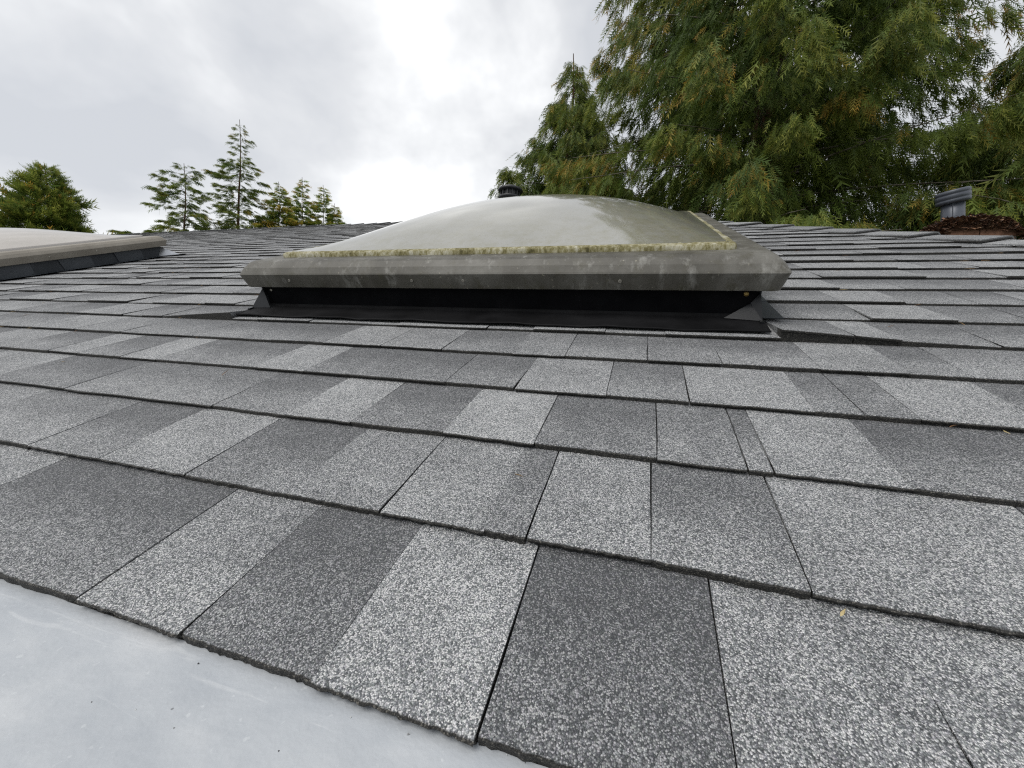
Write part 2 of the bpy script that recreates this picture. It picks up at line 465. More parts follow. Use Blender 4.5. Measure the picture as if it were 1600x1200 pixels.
def tab_geom(k, t, ns, rr):
    u0, u1, tone, raised, band, gl, gr = t[:7]
    tone = .5 + (tone - .5) * .56 + rr.uniform(-.02, .02)
    v0 = k * E_; v1 = (k + 1) * E_
    gw = .0008 if k < 5 else .0006
    g0 = gw if gl else .0001; g1 = gw if gr else .0001
    clip = u1 > hip_u(v0) - .005
    jv = rr.uniform(-.0009, .0009)
    T = (.0071 if raised else .0056) + rr.uniform(-.0006, .0008) + (rr.uniform(-.001, .0022) if k > 5 else 0) - (.0012 if k > 14 else 0)
    if k < 5: T = .0066 + rr.uniform(-.0002, .0002)
    l0 = l1 = 0.0
    if k == 5:                                       # shingles bent up over the flashing corners
        def lf(u):
            if u > SKY_R + .0205: return max(0, .018 - (u - SKY_R) * .065)
            if u < SKY_L - .012: return max(0, .020 - (SKY_L - u) * .08)
            return 0
        l0, l1 = lf(u0 + .001), lf(u1 - .001)
    low = -.0012
    skew = rr.uniform(-.003, .003)
    if raised:
        prof = [(.0040, -.005), (.0030, .0026), (.0055, .0030), (.0006, .0035), (0.0, T - .0012), (.0030, T), (.045, T * .72), (.098, T * .36), (E_ + .022, low)]
    else:
        prof = [(.0024, -.005), (.0018, T - .0016), (.0042, T), (.045, T * .72), (.098, T * .36), (E_ + .022, low)]
    nr = len(prof); lip = nr - 5
    vs_, tn, ed = [], [], []
    for i in range(ns + 1):
        s = i / ns
        rag = rr.uniform(-.0009, .0009) if ns > 4 else rr.uniform(-.0008, .0008)
        rn = rr.uniform(-.0003, .0003)
        lift = l0 + (l1 - l0) * s
        for j, (dv, n) in enumerate(prof):
            fv = max(0.0, 1 - dv / .09)
            vv = v0 + dv + (jv + rag if j <= lip else jv * .5) + (.0007 * math.sin((u0 + (u1 - u0) * s) * 13 + k * 2.1) + .0005 * math.sin((u0 + (u1 - u0) * s) * 31 + k) if j < nr - 1 else 0)
            uu0 = u0 + g0 + skew * fv * (1 if not gl else .3); uu1 = u1 - g1 + skew * fv * (1 if not gr else .3)
            if clip: uu1 = hip_u(vv) - .004
            if uu1 < uu0 + .002: uu1 = uu0 + .002
            side = 0.0
            if i == 0 or i == ns: side = rr.uniform(-.0005, .0005)
            n2 = n + (rn if lip - 1 <= j <= lip else 0)
            if lift: n2 += lift * max(0.0, 1 - dv / .13) * (0 if j == 0 else 1)  # front face stretched tall, its black standing in for the shaded gap
            # slow waviness of the boards beneath
            n2 += .0007 * math.sin(uu0 * 7.1 + k * 1.7) * (1 if 0 < j < nr - 2 else 0)
            vs_.append((uu0 + (uu1 - uu0) * s + side, vv, n2))
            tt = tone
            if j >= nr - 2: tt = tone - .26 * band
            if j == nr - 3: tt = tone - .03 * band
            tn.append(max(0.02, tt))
            ed.append(1.0 if j <= lip else 0.0)
    fs_ = []
    for i in range(ns):
        for j in range(nr - 1):
            a = i * nr + j; b = (i + 1) * nr + j
            fs_.append((a, b, b + 1, a + 1))
    fs_.append(tuple(range(nr - 1, -1, -1)))
    fs_.append(tuple(ns * nr + j for j in range(nr)))
    return vs_, fs_, tn, ed

N_ROWS = int(RIDGE_V / E_) + 1
tabs = []
for k in range(N_ROWS):
    for t in make_row(k):
        if t[1] - t[0] < .008: continue
        um = min(max((t[0] + t[1]) / 2, -40), 40); vm = (k + .5) * E_
        q = [to_px(a, b, .006) for a, b in ((t[0], k*E_), (t[1], k*E_), (t[1], (k+1)*E_), (t[0], (k+1)*E_))]
        area = 0.0
        if all(q):
            xs = [min(max(x[0], 0), 1600) for x in q]; ys = [min(max(x[1], 0), 1200) for x in q]
            area = abs(sum(xs[i]*ys[(i+1) % 4] - xs[(i+1) % 4]*ys[i] for i in range(4))) / 2
            cx = sum(x[0] for x in q) / 4; cy = sum(x[1] for x in q) / 4
            # standing behind the middle skylight
            if 378 < cx < 1226 and cy < 450 and cy > 315 + abs(cx - 900) * .22 * (1 if cx < 900 else .2): area *= .02
        tabs.append((area, k, t))
tabs.sort(key=lambda x: -x[0])
far = ([], [], [], [])
for i, (area, k, t) in enumerate(tabs):
    rr = random.Random(i * 31 + k)
    single = i < 300 and area > 12
    if single:
        near = k <= 1
        ns = 36 if k == 0 else 24 if k == 1 else 8 if k <= 4 else 3
        v_, f_, tn, ed = tab_geom(k, t, ns, rr)
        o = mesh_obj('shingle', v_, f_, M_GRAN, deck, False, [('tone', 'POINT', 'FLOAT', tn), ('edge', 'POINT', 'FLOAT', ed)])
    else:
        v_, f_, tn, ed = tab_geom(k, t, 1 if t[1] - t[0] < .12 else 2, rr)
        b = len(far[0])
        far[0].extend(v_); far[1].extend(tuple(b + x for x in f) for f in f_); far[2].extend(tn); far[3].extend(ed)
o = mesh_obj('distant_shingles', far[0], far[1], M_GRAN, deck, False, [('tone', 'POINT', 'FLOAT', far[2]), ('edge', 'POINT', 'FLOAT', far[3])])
tag(o, kind='stuff')

# starter strip showing under the lowest course
def starter():
    us = np.arange(-3.2, hip_u(0) - .02, .009)
    top, vv, tn, ed, ff = [], [], [], [], []
    rr = random.Random(5)
    for i, u in enumerate(us):
        r1 = rr.uniform(-.0014, .0014); w = .0012 * math.sin(u * 9)
        vv += [(u, -.0010 + r1 + w, -.0085), (u, -.0022 + r1 + w, -.0020 + rr.uniform(-.0005, .0005)), (u, .004, -.0018), (u, .10, -.0056)]
        tn += [.22, .34, .25, .25]; ed += [.38, .30, .9, 1]
        if i:
            a = (i - 1) * 4; b = i * 4
            ff += [(a + j, b + j, b + j + 1, a + j + 1) for j in range(3)]
    return mesh_obj('starter_strip', vv, ff, M_GRAN, deck, False, [('tone', 'POINT', 'FLOAT', tn), ('edge', 'POINT', 'FLOAT', ed)])
starter()

# --- folded caps over the hip and the ridge --------------------------
def cap(name, c0, dr, w1, w2, length, tone, rr, half=.15):
    """folded cap: c0 lower end on the fold, dr up the fold, w1/w2 down the two slopes"""
    dr, w1, w2 = dr.normalized(), w1.normalized(), w2.normalized()
    n1 = dr.cross(w1).normalized(); n1 = n1 if n1.z > 0 else -n1
    n2 = dr.cross(w2).normalized(); n2 = n2 if n2.z > 0 else -n2
    up = (n1 + n2).normalized()
    hi = .022 + rr.uniform(-.003, .005); lo = .006
    th = .011
    vs_, tn, ed = [], [], []
    sk = rr.uniform(-.006, .006)
    for s, h in ((0, hi), (.05, hi - .001), (.5, (hi + lo) / 2), (1, lo)):
        base = c0 + dr * (length * s)
        for layer in (1, 0):
            hh = h - (0 if layer else th)
            row = [(w1, n1, half + sk), (w1, n1, .012), (None, up, 0), (w2, n2, .012), (w2, n2, half - sk)]
            for w, n, d_ in row:
                if w is None: p = base + up * (hh - .004)
                else: p = base + w * d_ + n * (hh - (.004 if d_ < .05 else .006))
                vs_.append(p); tn.append(tone); ed.append(0.0 if layer else 1.0)
    fs_ = []
    for r_ in range(3):
        a = r_ * 10; b = a + 10
        for j in range(4):
            fs_.append((a+j, a+j+1, b+j+1, b+j)); fs_.append((b+5+j, b+5+j+1, a+5+j+1, a+5+j))
        fs_.append((a, b, b+5, a+5)); fs_.append((a+4, a+9, b+9, b+4))
    for j in range(4): fs_.append((j, j+5, j+6, j+1))
    return mesh_obj(name, vs_, fs_, M_GRAN, deck, False, [('tone', 'POINT', 'FLOAT', tn), ('edge', 'POINT', 'FLOAT', ed)])

hip_dir = (H_TOP - H_BOT).normalized()
w1 = Vector((-1, 0, 0)); w1 = (w1 - hip_dir * w1.dot(hip_dir)).normalized()
w2 = -Y_W * -1.0; w2 = (w2 - hip_dir * w2.dot(hip_dir)).normalized()
hl = (H_TOP - H_BOT).length
rr = random.Random(77)
s = 0.05
while s < hl - .1:
    p_ = H_BOT + hip_dir * s
    cap('hip_cap', p_, hip_dir, w1, w2, .33, rr.choice((.42, .50, .55, .60)), rr)
    s += .236
u = H_TOP.x + .05
while u > -9.5:                                      # ridge caps lap towards the left gable
    cap('ridge_cap', Vector((u, RIDGE_V, 0)), Vector((-1, 0, 0)), Vector((0, -1, 0)), BACK, .30, rr.choice((.36, .44, .50, .56)), rr)
    u -= .205

# ------------------------------------------------------------------ pale low-slope roof in front of the eave
lo = empty('low_slope_roof')
lo.location = RW(0, .02, -.0072)
a_ = R(6)
lo.rotation_euler = (a_, 0, 0)
mb = MB()
nx, ny = 60, 40
for j in range(ny + 1):
    for i in range(nx + 1):
        x = -6 + 9.5 * i / nx; y = -3.2 * (j / ny) ** 1.6
        mb.v.append((x, .09 + y, .0022 * math.sin(x * 5 + y * 3) * math.sin(y * 4) * min(1, -y * 3)))
for j in range(ny):
    for i in range(nx):
        b = j * (nx + 1) + i
        mb.f.append((b, b + nx + 1, b + nx + 2, b + 1))
mm = mb.build('membrane', M_MEMB, lo, True)
fb = MB(); fb.box((-6.02, -3.2, -.24), (3.52, -3.12, .03))
fb.build('fascia', M_WALL, lo)
tag(lo, 'pale blue-grey membrane roof sloping gently away below the shingle edge', 'roof')

# walls under both roofs
wl = MB()
wl.box((LEFT_U + .4, .35, 0), (2.3, .50, EAVE_Z + .10)); wl.box((LEFT_U + .4, 8.6, 0), (2.3, 8.75, EAVE_Z + .02))
wl.box((2.15, .50, 0), (2.3, 8.6, EAVE_Z)); wl.box((LEFT_U + .4, .5, 0), (LEFT_U + .55, 8.6, EAVE_Z))
for px in (-5.7, -1.2, 3.2):
    wl.box((px - .06, -3.0, 0), (px + .06, -2.88, EAVE_Z - .42))
hw = wl.build('house_wall', M_WALL)
tag(hw, 'painted house walls and porch posts hidden under the shingle roof', 'wall')

# ------------------------------------------------------------------ skylights
def frame_to_world(o, u=0.0, v=0.0):
    o.location = RW(u, v, 0); o.rotation_euler = (TH, 0, 0)

def skylight(du, dv, frame_mat, dome_mat, rim_mat, label, first):
    o = empty('skylight')
    frame_to_world(o, -.409 + du, 1.469 + dv)
    hx, hy = .671, .681
    # frame: skirt, sloped shoulder, ledge
    lev = [(.036, .080), (.014, .0725), (.0105, .0740), (.0, .109), (.0020, .1125), (.011, .1255), (.024, .1375), (.035, .1412), (.088, .1418)]
    f = MB()
    f.rings([rrect(0, 0, hx - i, hy - i, max(.014 - i * .12, .007), z) for i, z in lev])
    fo = f.build('frame', frame_mat, o, False)
    # rim under the dome
    rmb = MB()
    lev = [(.084, .1410), (.0855, .1505), (.089, .1540), (.104, .1556)]
    def dense(ring, i_):
        out_ = []
        for q in range(len(ring)):
            p0_, p1_ = Vector(ring[q]), Vector(ring[(q + 1) % len(ring)])
            m_ = max(1, int(120 * (p1_ - p0_).length)) if q % 6 == 5 else 1
            m_ = 150 if q % 6 == 5 else 1
            for w_ in range(m_):
                p_ = p0_.lerp(p1_, w_ / m_)
                am = 1.0 if first and 0 < i_ < 3 else 0.0
                jit = am * (.0012 * math.sin(w_ * .31 + q) + random.uniform(-.0007, .0007))
                out_.append((p_.x * (1 + jit * 1.6), p_.y * (1 + jit * 1.6), p_.z + am * random.uniform(-.0009, .0007)))
        return out_
    rmb.rings([dense(rrect(0, 0, hx - i, hy - i, .016, z), qi) for qi, (i, z) in enumerate(lev)])
    rim = rmb.build('dome_rim', rim_mat, o, True)
    # dome
    N = 56
    dvs, dfs, dirt_reflection = [], [], []
    ax, ay = hx - .100, hy - .100
    def prof(x): return (1 - abs(x) ** 2.15) * (1 - .10 * math.exp(-((1 - abs(x)) / .12) ** 2))
    for j in range(N + 1):
        for i in range(N + 1):
            x = -1 + 2 * i / N; y = -1 + 2 * j / N
            h = prof(x) * prof(y)
            dvs.append((ax * x, ay * y, .1552 + .106 * h))
            e1 = max(0.0, 1 - (1 + y) / .55); e2 = max(0.0, 1 - (1 - x) / .8) * .7  # front grime; right side painted darker for the trees' reflection
            dirt_reflection.append(min(1.0, e1 ** 1.5 + e2))
    for j in range(N):
        for i in range(N):
            b = j * (N + 1) + i
            dfs.append((b, b + 1, b + N + 2, b + N + 1))
    mesh_obj('dome', dvs, dfs, dome_mat, o, True, [('dirt_reflection', 'POINT', 'FLOAT', dirt_reflection)])
    # curb
    cx, cy0, cy1 = .628, -.645, .640
    c = MB()
    c.box((-cx, cy0, -.004), (cx, cy0 + .04, .082)); c.box((-cx, cy1 - .04, -.004), (cx, cy1, .082))
    c.box((-cx, cy0 + .04, -.004), (-cx + .04, cy1 - .04, .082)); c.box((cx - .04, cy0 + .04, -.004), (cx, cy1 - .04, .082))
    c.build('curb', M_BLACK, o)
    # apron flashing at the foot: a bent sheet with a hem
    a = MB()
    pr = [(cy0 - .003, .022), (cy0 - .004, .018), (cy0 - .010, .0150), (cy0 - .050, .0140), (cy0 - .088, .0125), (cy0 - .090, .0142), (cy0 - .0915, .0105), (cy0 - .086, .0095)]
    n_ = 26
    rings = []
    for i in range(n_ + 1):
        x = -cx - .035 + (2 * cx + .047) * i / n_
        w = .0012 * math.sin(i * 1.3) + .0008 * math.sin(i * 2.9)
        rings.append([(x, y + (w if q > 3 else 0), z + (w if 1 < q else 0)) for q, (y, z) in enumerate(pr)])
    a.rings(rings, closed=False)
    a.build('apron_flashing', M_APRON, o, True)
    # head flashing behind
    hmb = MB(); hmb.box((-cx - .09, cy1 + .002, .008), (cx + .09, cy1 + .10, .0105)); hmb.box((-cx - .003, cy1 + .001, .008), (cx + .003, cy1 + .004, .07))
    hmb.build('head_flashing', M_APRON, o)
    # folded corner pieces
    for sx in (-1, 1):
        gs = MB()
        top = Vector((sx * (cx + .003), cy0 - .004, .066)); out = Vector((sx * (cx + (.030 if sx < 0 else .008)), cy0 - .034, .0165)); inn = Vector((sx * (cx - (.032 if sx < 0 else .060)), cy0 - (.030 if sx < 0 else .022), .0175)); mid = Vector((sx * (cx - .012), cy0 - .006, .045))
        nrm = (out - top).cross(inn - top); nrm = nrm if nrm.y < 0 else -nrm
        gs.plate([top, out, inn, mid], nrm, .0016)
        ed_ = (out - top).normalized()
        gs.box((min(out.x, out.x - sx*.006), out.y - .014, .0125), (max(out.x, out.x - sx*.006), out.y, .0185))
        gs.build('corner_flashing', M_GUSS, o)
        gb = MB()
        top = Vector((sx * (cx + .002), cy1 + .002, .070)); out = Vector((sx * (cx + .10), cy1 + .045, .013)); inn = Vector((sx * (cx + .004), cy1 - .03, .012))
        nrm = (out - top).cross(inn - top); nrm = nrm if nrm.x * sx > 0 else -nrm
        gb.plate([top, out, inn], nrm, .0016)
        gb.build('kick_flashing', M_KICK, o)
    # step flashing up both sides, one piece to a course
    for sx in (-1, 1):
        for q in range(9):
            y0 = cy0 + .005 + q * E_; sm = MB()
            t0 = .002 + .004 * (1 if q % 2 else 0)
            A = [Vector((sx * (cx + t0), y0, .010)), Vector((sx * (cx + t0), min(y0 + .150, cy1), .010)), Vector((sx * (cx + t0 - .0006), min(y0 + .150, cy1), .074)), Vector((sx * (cx + t0 + .002), y0 - .012, .074))]
            sm.plate(A, (sx, 0, 0), .0016)
            B = [Vector((sx * (cx + t0), y0, .0125)), Vector((sx * (cx + .055), y0, .0125)), Vector((sx * (cx + .055), min(y0 + .15, cy1), .0115)), Vector((sx * (cx + t0), min(y0 + .15, cy1), .0115))]
            sm.plate(B, (0, 0, 1), .0012)
            sm.build('step_flashing', M_STEP if q % 2 else M_STEP_B, o)
    # screws in the skirt
    def screw(p, nrm, r, mat):
        nrm = Vector(nrm); tz = Vector((0, 0, 1)); tx = tz.cross(nrm).normalized()
        s_ = MB(); rings = []
        for rad, h in ((r, 0), (r, .0014), (r * .62, .0024), (r * .5, .0012), (r * .05, .0012)):
            rings.append([Vector(p) + tx * (rad * math.cos(a * math.pi / 6)) + tz * (rad * math.sin(a * math.pi / 6)) + nrm * h for a in range(12)])
        s_.rings(rings, cap1=True)
        s_.build('screw', mat, o)
    for x in (-.50, -.13, .005, .36):
        screw((x, -hy + .0045, .093), (0, -1, 0), .0038, M_SCREWF)
    for y in (-.5, -.25, .02, .25, .48):
        screw((hx - .0045, y, .093), (1, 0, 0), .0042, M_SCREW)
    screw((cx - .022, cy0, .062), (0, -1, 0), .0048, M_BRASS)
    screw((-cx + .022, cy0, .060), (0, -1, 0), .0042, M_SCREW)
    tag(o, label, 'skylight', 'domed skylights in the shingle roof')
    return o

skylight(0, 0, M_FRAME, M_DOME, M_RIM, 'large weathered skylight with milky dome and mossy rim, in the middle of the roof', True)
skylight(SK2_DU, -.05, M_FRAME2, M_DOME2, M_DOME2, 'second domed skylight with cleaner tan frame, cut off at the left edge of the photo', False)

# ------------------------------------------------------------------ vents
def lathe(mb_, prof, c, seg=28, tilt=None, sweep=None):
    rings = []
    for r_, z in prof:
        ring = [Vector((r_ * math.cos(2*math.pi*i/seg), r_ * math.sin(2*math.pi*i/seg), z)) for i in range(seg)]
        if tilt is not None: ring = [tilt @ q for q in ring]
        rings.append([q + Vector(c) for q in ring])
    mb_.rings(rings)

v1 = empty('roof_vent', (-1.78, 5.12, 5.075))
b1 = MB(); lathe(b1, [(.02, -.03), (.17, -.03), (.165, .02), (.12, .10), (.115, .44), (.150, .46), (.158, .475), (.150, .49), (.118, .50), (.118, .505)], (0, 0, 0))
b1.build('pipe', M_PLAST, v1, True)
b2 = MB(); lathe(b2, [(.112, .495), (.112, .565)], (0, 0, 0))
core = b2.build('louvre_core', M_PLAST, v1, True)
for i in range(12):
    a = 2 * math.pi * i / 12; s_ = MB()
    s_.box((-.006, -.008, .497), (.006, .008, .562))
    so = s_.build('louvre_post', M_PLAST, v1)
    so.location = (.126 * math.cos(a), .126 * math.sin(a), 0); so.rotation_euler = (0, 0, a)
b3 = MB(); lathe(b3, [(.10, .556), (.155, .560), (.166, .572), (.160, .592), (.12, .612), (.05, .622), (.002, .623)], (0, 0, 0))
b3.build('vent_cap', M_PLAST, v1, True)
tag(v1, 'round black plastic roof vent with slotted collar showing above the skylight dome', 'vent')

v2 = empty('duct_vent', (1.915, 3.30, 4.505))
p2 = MB(); lathe(p2, [(.057, 0), (.057, .155), (.053, .155), (.053, .10)], (0, 0, 0)); p2.build('duct_pipe', M_DUCT, v2, True)
sm = MB(); sm.box((-.031, -.053, .004), (-.028, -.044, .15)); sm.build('pipe_seam', M_DUCT, v2)
tl = Matrix.Rotation(R(-8), 3, 'Y') @ Matrix.Rotation(R(9), 3, 'X')
p3 = MB(); lathe(p3, [(.066, -.042), (.083, -.038), (.0845, -.018), (.081, -.014), (.0845, -.010), (.0845, .012), (.081, .016), (.0845, .020), (.0845, .036), (.078, .042), (.003, .046)], (0, 0, .160), 36, tl)
cp = p3.build('rain_cap', M_DUCT, v2, True)
fl = MB(); fl.box((-.08, -.085, -.012), (.12, .09, .006)); fl.build('flange', M_DUCT, v2)
v2.rotation_euler = (0, R(-5), 0)
tag(v2, 'grey metal duct vent with crooked rain cap standing behind the hip', 'vent')

# brick chimney beyond the hip that carries the duct
ch = empty('chimney', (1.98, 3.30, 3.2))
tag(ch, 'low brown brick chimney beyond the hip, top buried in needles', 'chimney')
M_BRICK = mat_simple('brown_brick', (.13,.065,.042), (.24,.13,.085), 14, .9, .2, bump=.4, bdist=.004)
M_MORT = mat_simple('mortar', (.22,.20,.18), (.30,.28,.25), 20, .95, .2)
kb = MB(); kb.box((-.185, -.13, 0), (.185, .13, 1.23)); core = kb.build('chimney_core', M_MORT, ch)
brick_me = {}
def brick(x, y, z, along):
    key = along
    if key not in brick_me:
        q = MB()
        if along == 'x': q.box((-.0925, -.006, -.0285), (.0925, .012, .0285))
        else: q.box((-.006, -.0925, -.0285), (.012, .0925, .0285))
        o_ = q.build('brick', M_BRICK, core); brick_me[key] = o_.data
    else:
        o_ = bpy.data.objects.new('brick', brick_me[key]); col.objects.link(o_); o_.parent = core
    o_.location = (x, y, z)
for rw in range(9):
    z_ = 1.23 - .035 - rw * .067; off = .048 if rw % 2 else 0
    for q in range(2):
        brick(-.095 + q * .19 + (off if q == 0 else -off * .3), -.132 - .0015 * q, z_, 'x')
    brick(-.192, -.03 + off, z_, 'y')

def needle_heap():
    n = 7000
    x = rng.uniform(1.765, 2.195, n); y = rng.uniform(3.14, 3.46, n)
    dx = np.maximum(0, np.abs(x - 1.98) - .12); dy = np.maximum(0, np.abs(y - 3.30) - .07)
    dd = np.sqrt(dx**2 + dy**2)
    z = 4.492 - dd * .42 - np.maximum(0, dd - .06) * 1.3 + rng.normal(0, .010, n) + .012 * np.sin(x * 23) * np.sin(y * 19 + x * 8)
    L = rng.uniform(.02, .07, n); az = rng.uniform(0, 2*np.pi, n); tz = rng.normal(0, .35, n)
    d_ = np.stack([np.cos(az), np.sin(az), tz], 1); d_ /= np.linalg.norm(d_, axis=1)[:, None]
    sd = np.stack([-np.sin(az), np.cos(az), rng.normal(0, .5, n)], 1) * rng.uniform(.003, .008, n)[:, None]
    P = np.stack([x, y, z], 1)
    V = np.stack([P - d_ * L[:, None]/2 - sd, P - d_ * L[:, None]/2 + sd, P + d_ * L[:, None]/2], 1).reshape(-1, 3)
    pal = np.array([(.11,.055,.032), (.16,.085,.05), (.07,.038,.025), (.20,.125,.075), (.09,.06,.045)])
    c_ = pal[rng.integers(0, 5, n)] * rng.uniform(.7, 1.25, n)[:, None]
    C = np.repeat(np.concatenate([c_, np.ones((n, 1))], 1), 3, 0)
    # solid heap beneath
    hv, hf = [], []
    nn = 24
    for j in range(nn + 1):
        for i in range(nn + 1):
            X = 1.77 + .42 * i / nn; Y = 3.145 + .31 * j / nn
            D = math.hypot(max(0, abs(X - 1.98) - .12), max(0, abs(Y - 3.30) - .07))
            hv.append((X, Y, 4.480 - D * .44 - max(0, D - .06) * 1.3 + random.uniform(-.006, .006)))
    for j in range(nn):
        for i in range(nn):
            b = j * (nn + 1) + i; hf.append((b, b + 1, b + nn + 2, b + nn + 1))
    nb = len(V)
    verts = np.concatenate([V, np.array(hv)]); faces = [tuple(range(3*i, 3*i+3)) for i in range(n)] + [tuple(nb + q for q in f) for f in hf]
    C = np.concatenate([C, np.tile(np.array([[.085, .048, .03, 1]]), (len(hv), 1))])
    o = mesh_obj('needle_litter', verts, faces, M_NEED, None, False, [('leafcol', 'POINT', 'FLOAT_COLOR', C)])
    tag(o, 'heap of brown fallen conifer needles on the chimney top around the duct vent', 'needles', kind='stuff')
needle_heap()

# small dry scraps lying on the shingles
M_DRY = mat_simple('dry_leaf_scrap', (.34,.27,.13), (.52,.43,.24), 90, .8, .2)
def scrap(u_, v_, n_, a, s, label):
    b = MB(); ca, sa = math.cos(a), math.sin(a)
    pts = [(-1, 0, .1), (-.3, .30, .35), (.5, .22, .25), (1, 0, .6), (.4, -.26, .15), (-.4, -.25, .2)]
    q = [Vector((s*(x*ca - y*sa), s*(x*sa + y*ca), s*z)) for x, y, z in pts]
    b.add(q + [p - Vector((0, 0, s*.1)) for p in q], [(0,5,4,3,2,1), (6,7,8,9,10,11)] + [(i, (i+1) % 6, (i+1) % 6 + 6, i + 6) for i in range(6)])
    o = b.build('leaf_scrap', M_DRY)
    o.location = RW(u_, v_, n_); o.rotation_euler = (TH, 0, 0)
    tag(o, label, 'leaf', 'dry scraps on the shingles')

scrap(.1405, .1290, .009, .9, .0036, 'pale dry leaf scrap by the lowest shingle edge, right foreground')
scrap(.3818, .4080, .010, 2.2, .0032, 'tiny tan leaf scrap at a shingle edge near the right side')

# ------------------------------------------------------------------ conifers
def tube(mb_, pts, radii, seg=7):
    rings = []
    for i, p_ in enumerate(pts):
        t_ = (pts[min(i+1, len(pts)-1)] - pts[max(i-1, 0)]).normalized()
        a_ = t_.cross(Vector((.31, .12, .94))).normalized(); b_ = t_.cross(a_)
        rings.append([p_ + (a_ * math.cos(2*math.pi*j/seg) + b_ * math.sin(2*math.pi*j/seg)) * radii[i] for j in range(seg)])
    mb_.rings(rings)

def spray_template(pairs):
    """one flat spray: a = along, b = sideways, c = lift"""
    V, F = [], []
    def tri(*p):
        F.append((len(V), len(V)+1, len(V)+2)); V.extend(p)
    tri((0, -.035, 0), (0, .035, 0), (1.0, 0, 0))
    for i in range(pairs):
        a = .08 + .80 * i / pairs
        ln = .34 * (1 - .55 * a)
        for s_ in (-1, 1):
            a2 = a + (.04 if s_ > 0 else 0)
            tri((a2, 0, 0), (a2 + .10, 0, 0), (a2 + .26, s_ * ln, -.03))
    return np.array(V), F
TPL = spray_template(4)

def foliage(P, D, Lg, Wd, sag, C0, C1, name, parent):
    V, F = TPL
    n = len(P); k = len(V)
    D = D / np.linalg.norm(D, axis=1)[:, None]
    rv = rng.normal(size=(n, 3)); rv[:, 2] *= .35
    B = np.cross(D, rv); B /= np.linalg.norm(B, axis=1)[:, None]
    Nn = np.cross(D, B)
    a, b, c = V[:, 0], V[:, 1], V[:, 2]
    X = (P[:, None, :] + D[:, None, :] * (a[None, :] * Lg[:, None])[..., None]
         + B[:, None, :] * (b[None, :] * Wd[:, None])[..., None] + Nn[:, None, :] * (c[None, :] * Lg[:, None])[..., None])
    X[:, :, 2] -= (a[None, :] ** 2) * (sag * Lg)[:, None]
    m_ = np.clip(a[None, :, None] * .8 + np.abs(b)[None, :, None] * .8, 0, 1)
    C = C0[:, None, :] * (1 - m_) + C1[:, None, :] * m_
    C = np.concatenate([C, np.ones((n, k, 1))], 2)
    me = bpy.data.meshes.new(name)
    nt = n * len(F)
    me.vertices.add(n * k); me.loops.add(nt * 3); me.polygons.add(nt)
    me.vertices.foreach_set('co', X.reshape(-1).astype(np.float32))
    idx = (np.array(F)[None] + (np.arange(n) * k)[:, None, None]).reshape(-1)
    me.loops.foreach_set('vertex_index', idx.astype(np.int32))
    me.polygons.foreach_set('loop_start', (np.arange(nt) * 3).astype(np.int32))
    at_ = me.attributes.new('leafcol', 'FLOAT_COLOR', 'POINT')
    at_.data.foreach_set('color', C.reshape(-1).astype(np.float32))
    me.materials.append(M_LEAF)
    me.update(calc_edges=True); me.validate()
    o = bpy.data.objects.new(name, me); col.objects.link(o); o.parent = parent
    return o

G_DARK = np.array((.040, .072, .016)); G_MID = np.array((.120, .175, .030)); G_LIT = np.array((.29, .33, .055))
G_BLUE = np.array((.070, .140, .050)); G_ORG = np.array((.62, .33, .06)); G_YEL = np.array((.48, .43, .08)); G_BRN = np.array((.22, .13, .04))

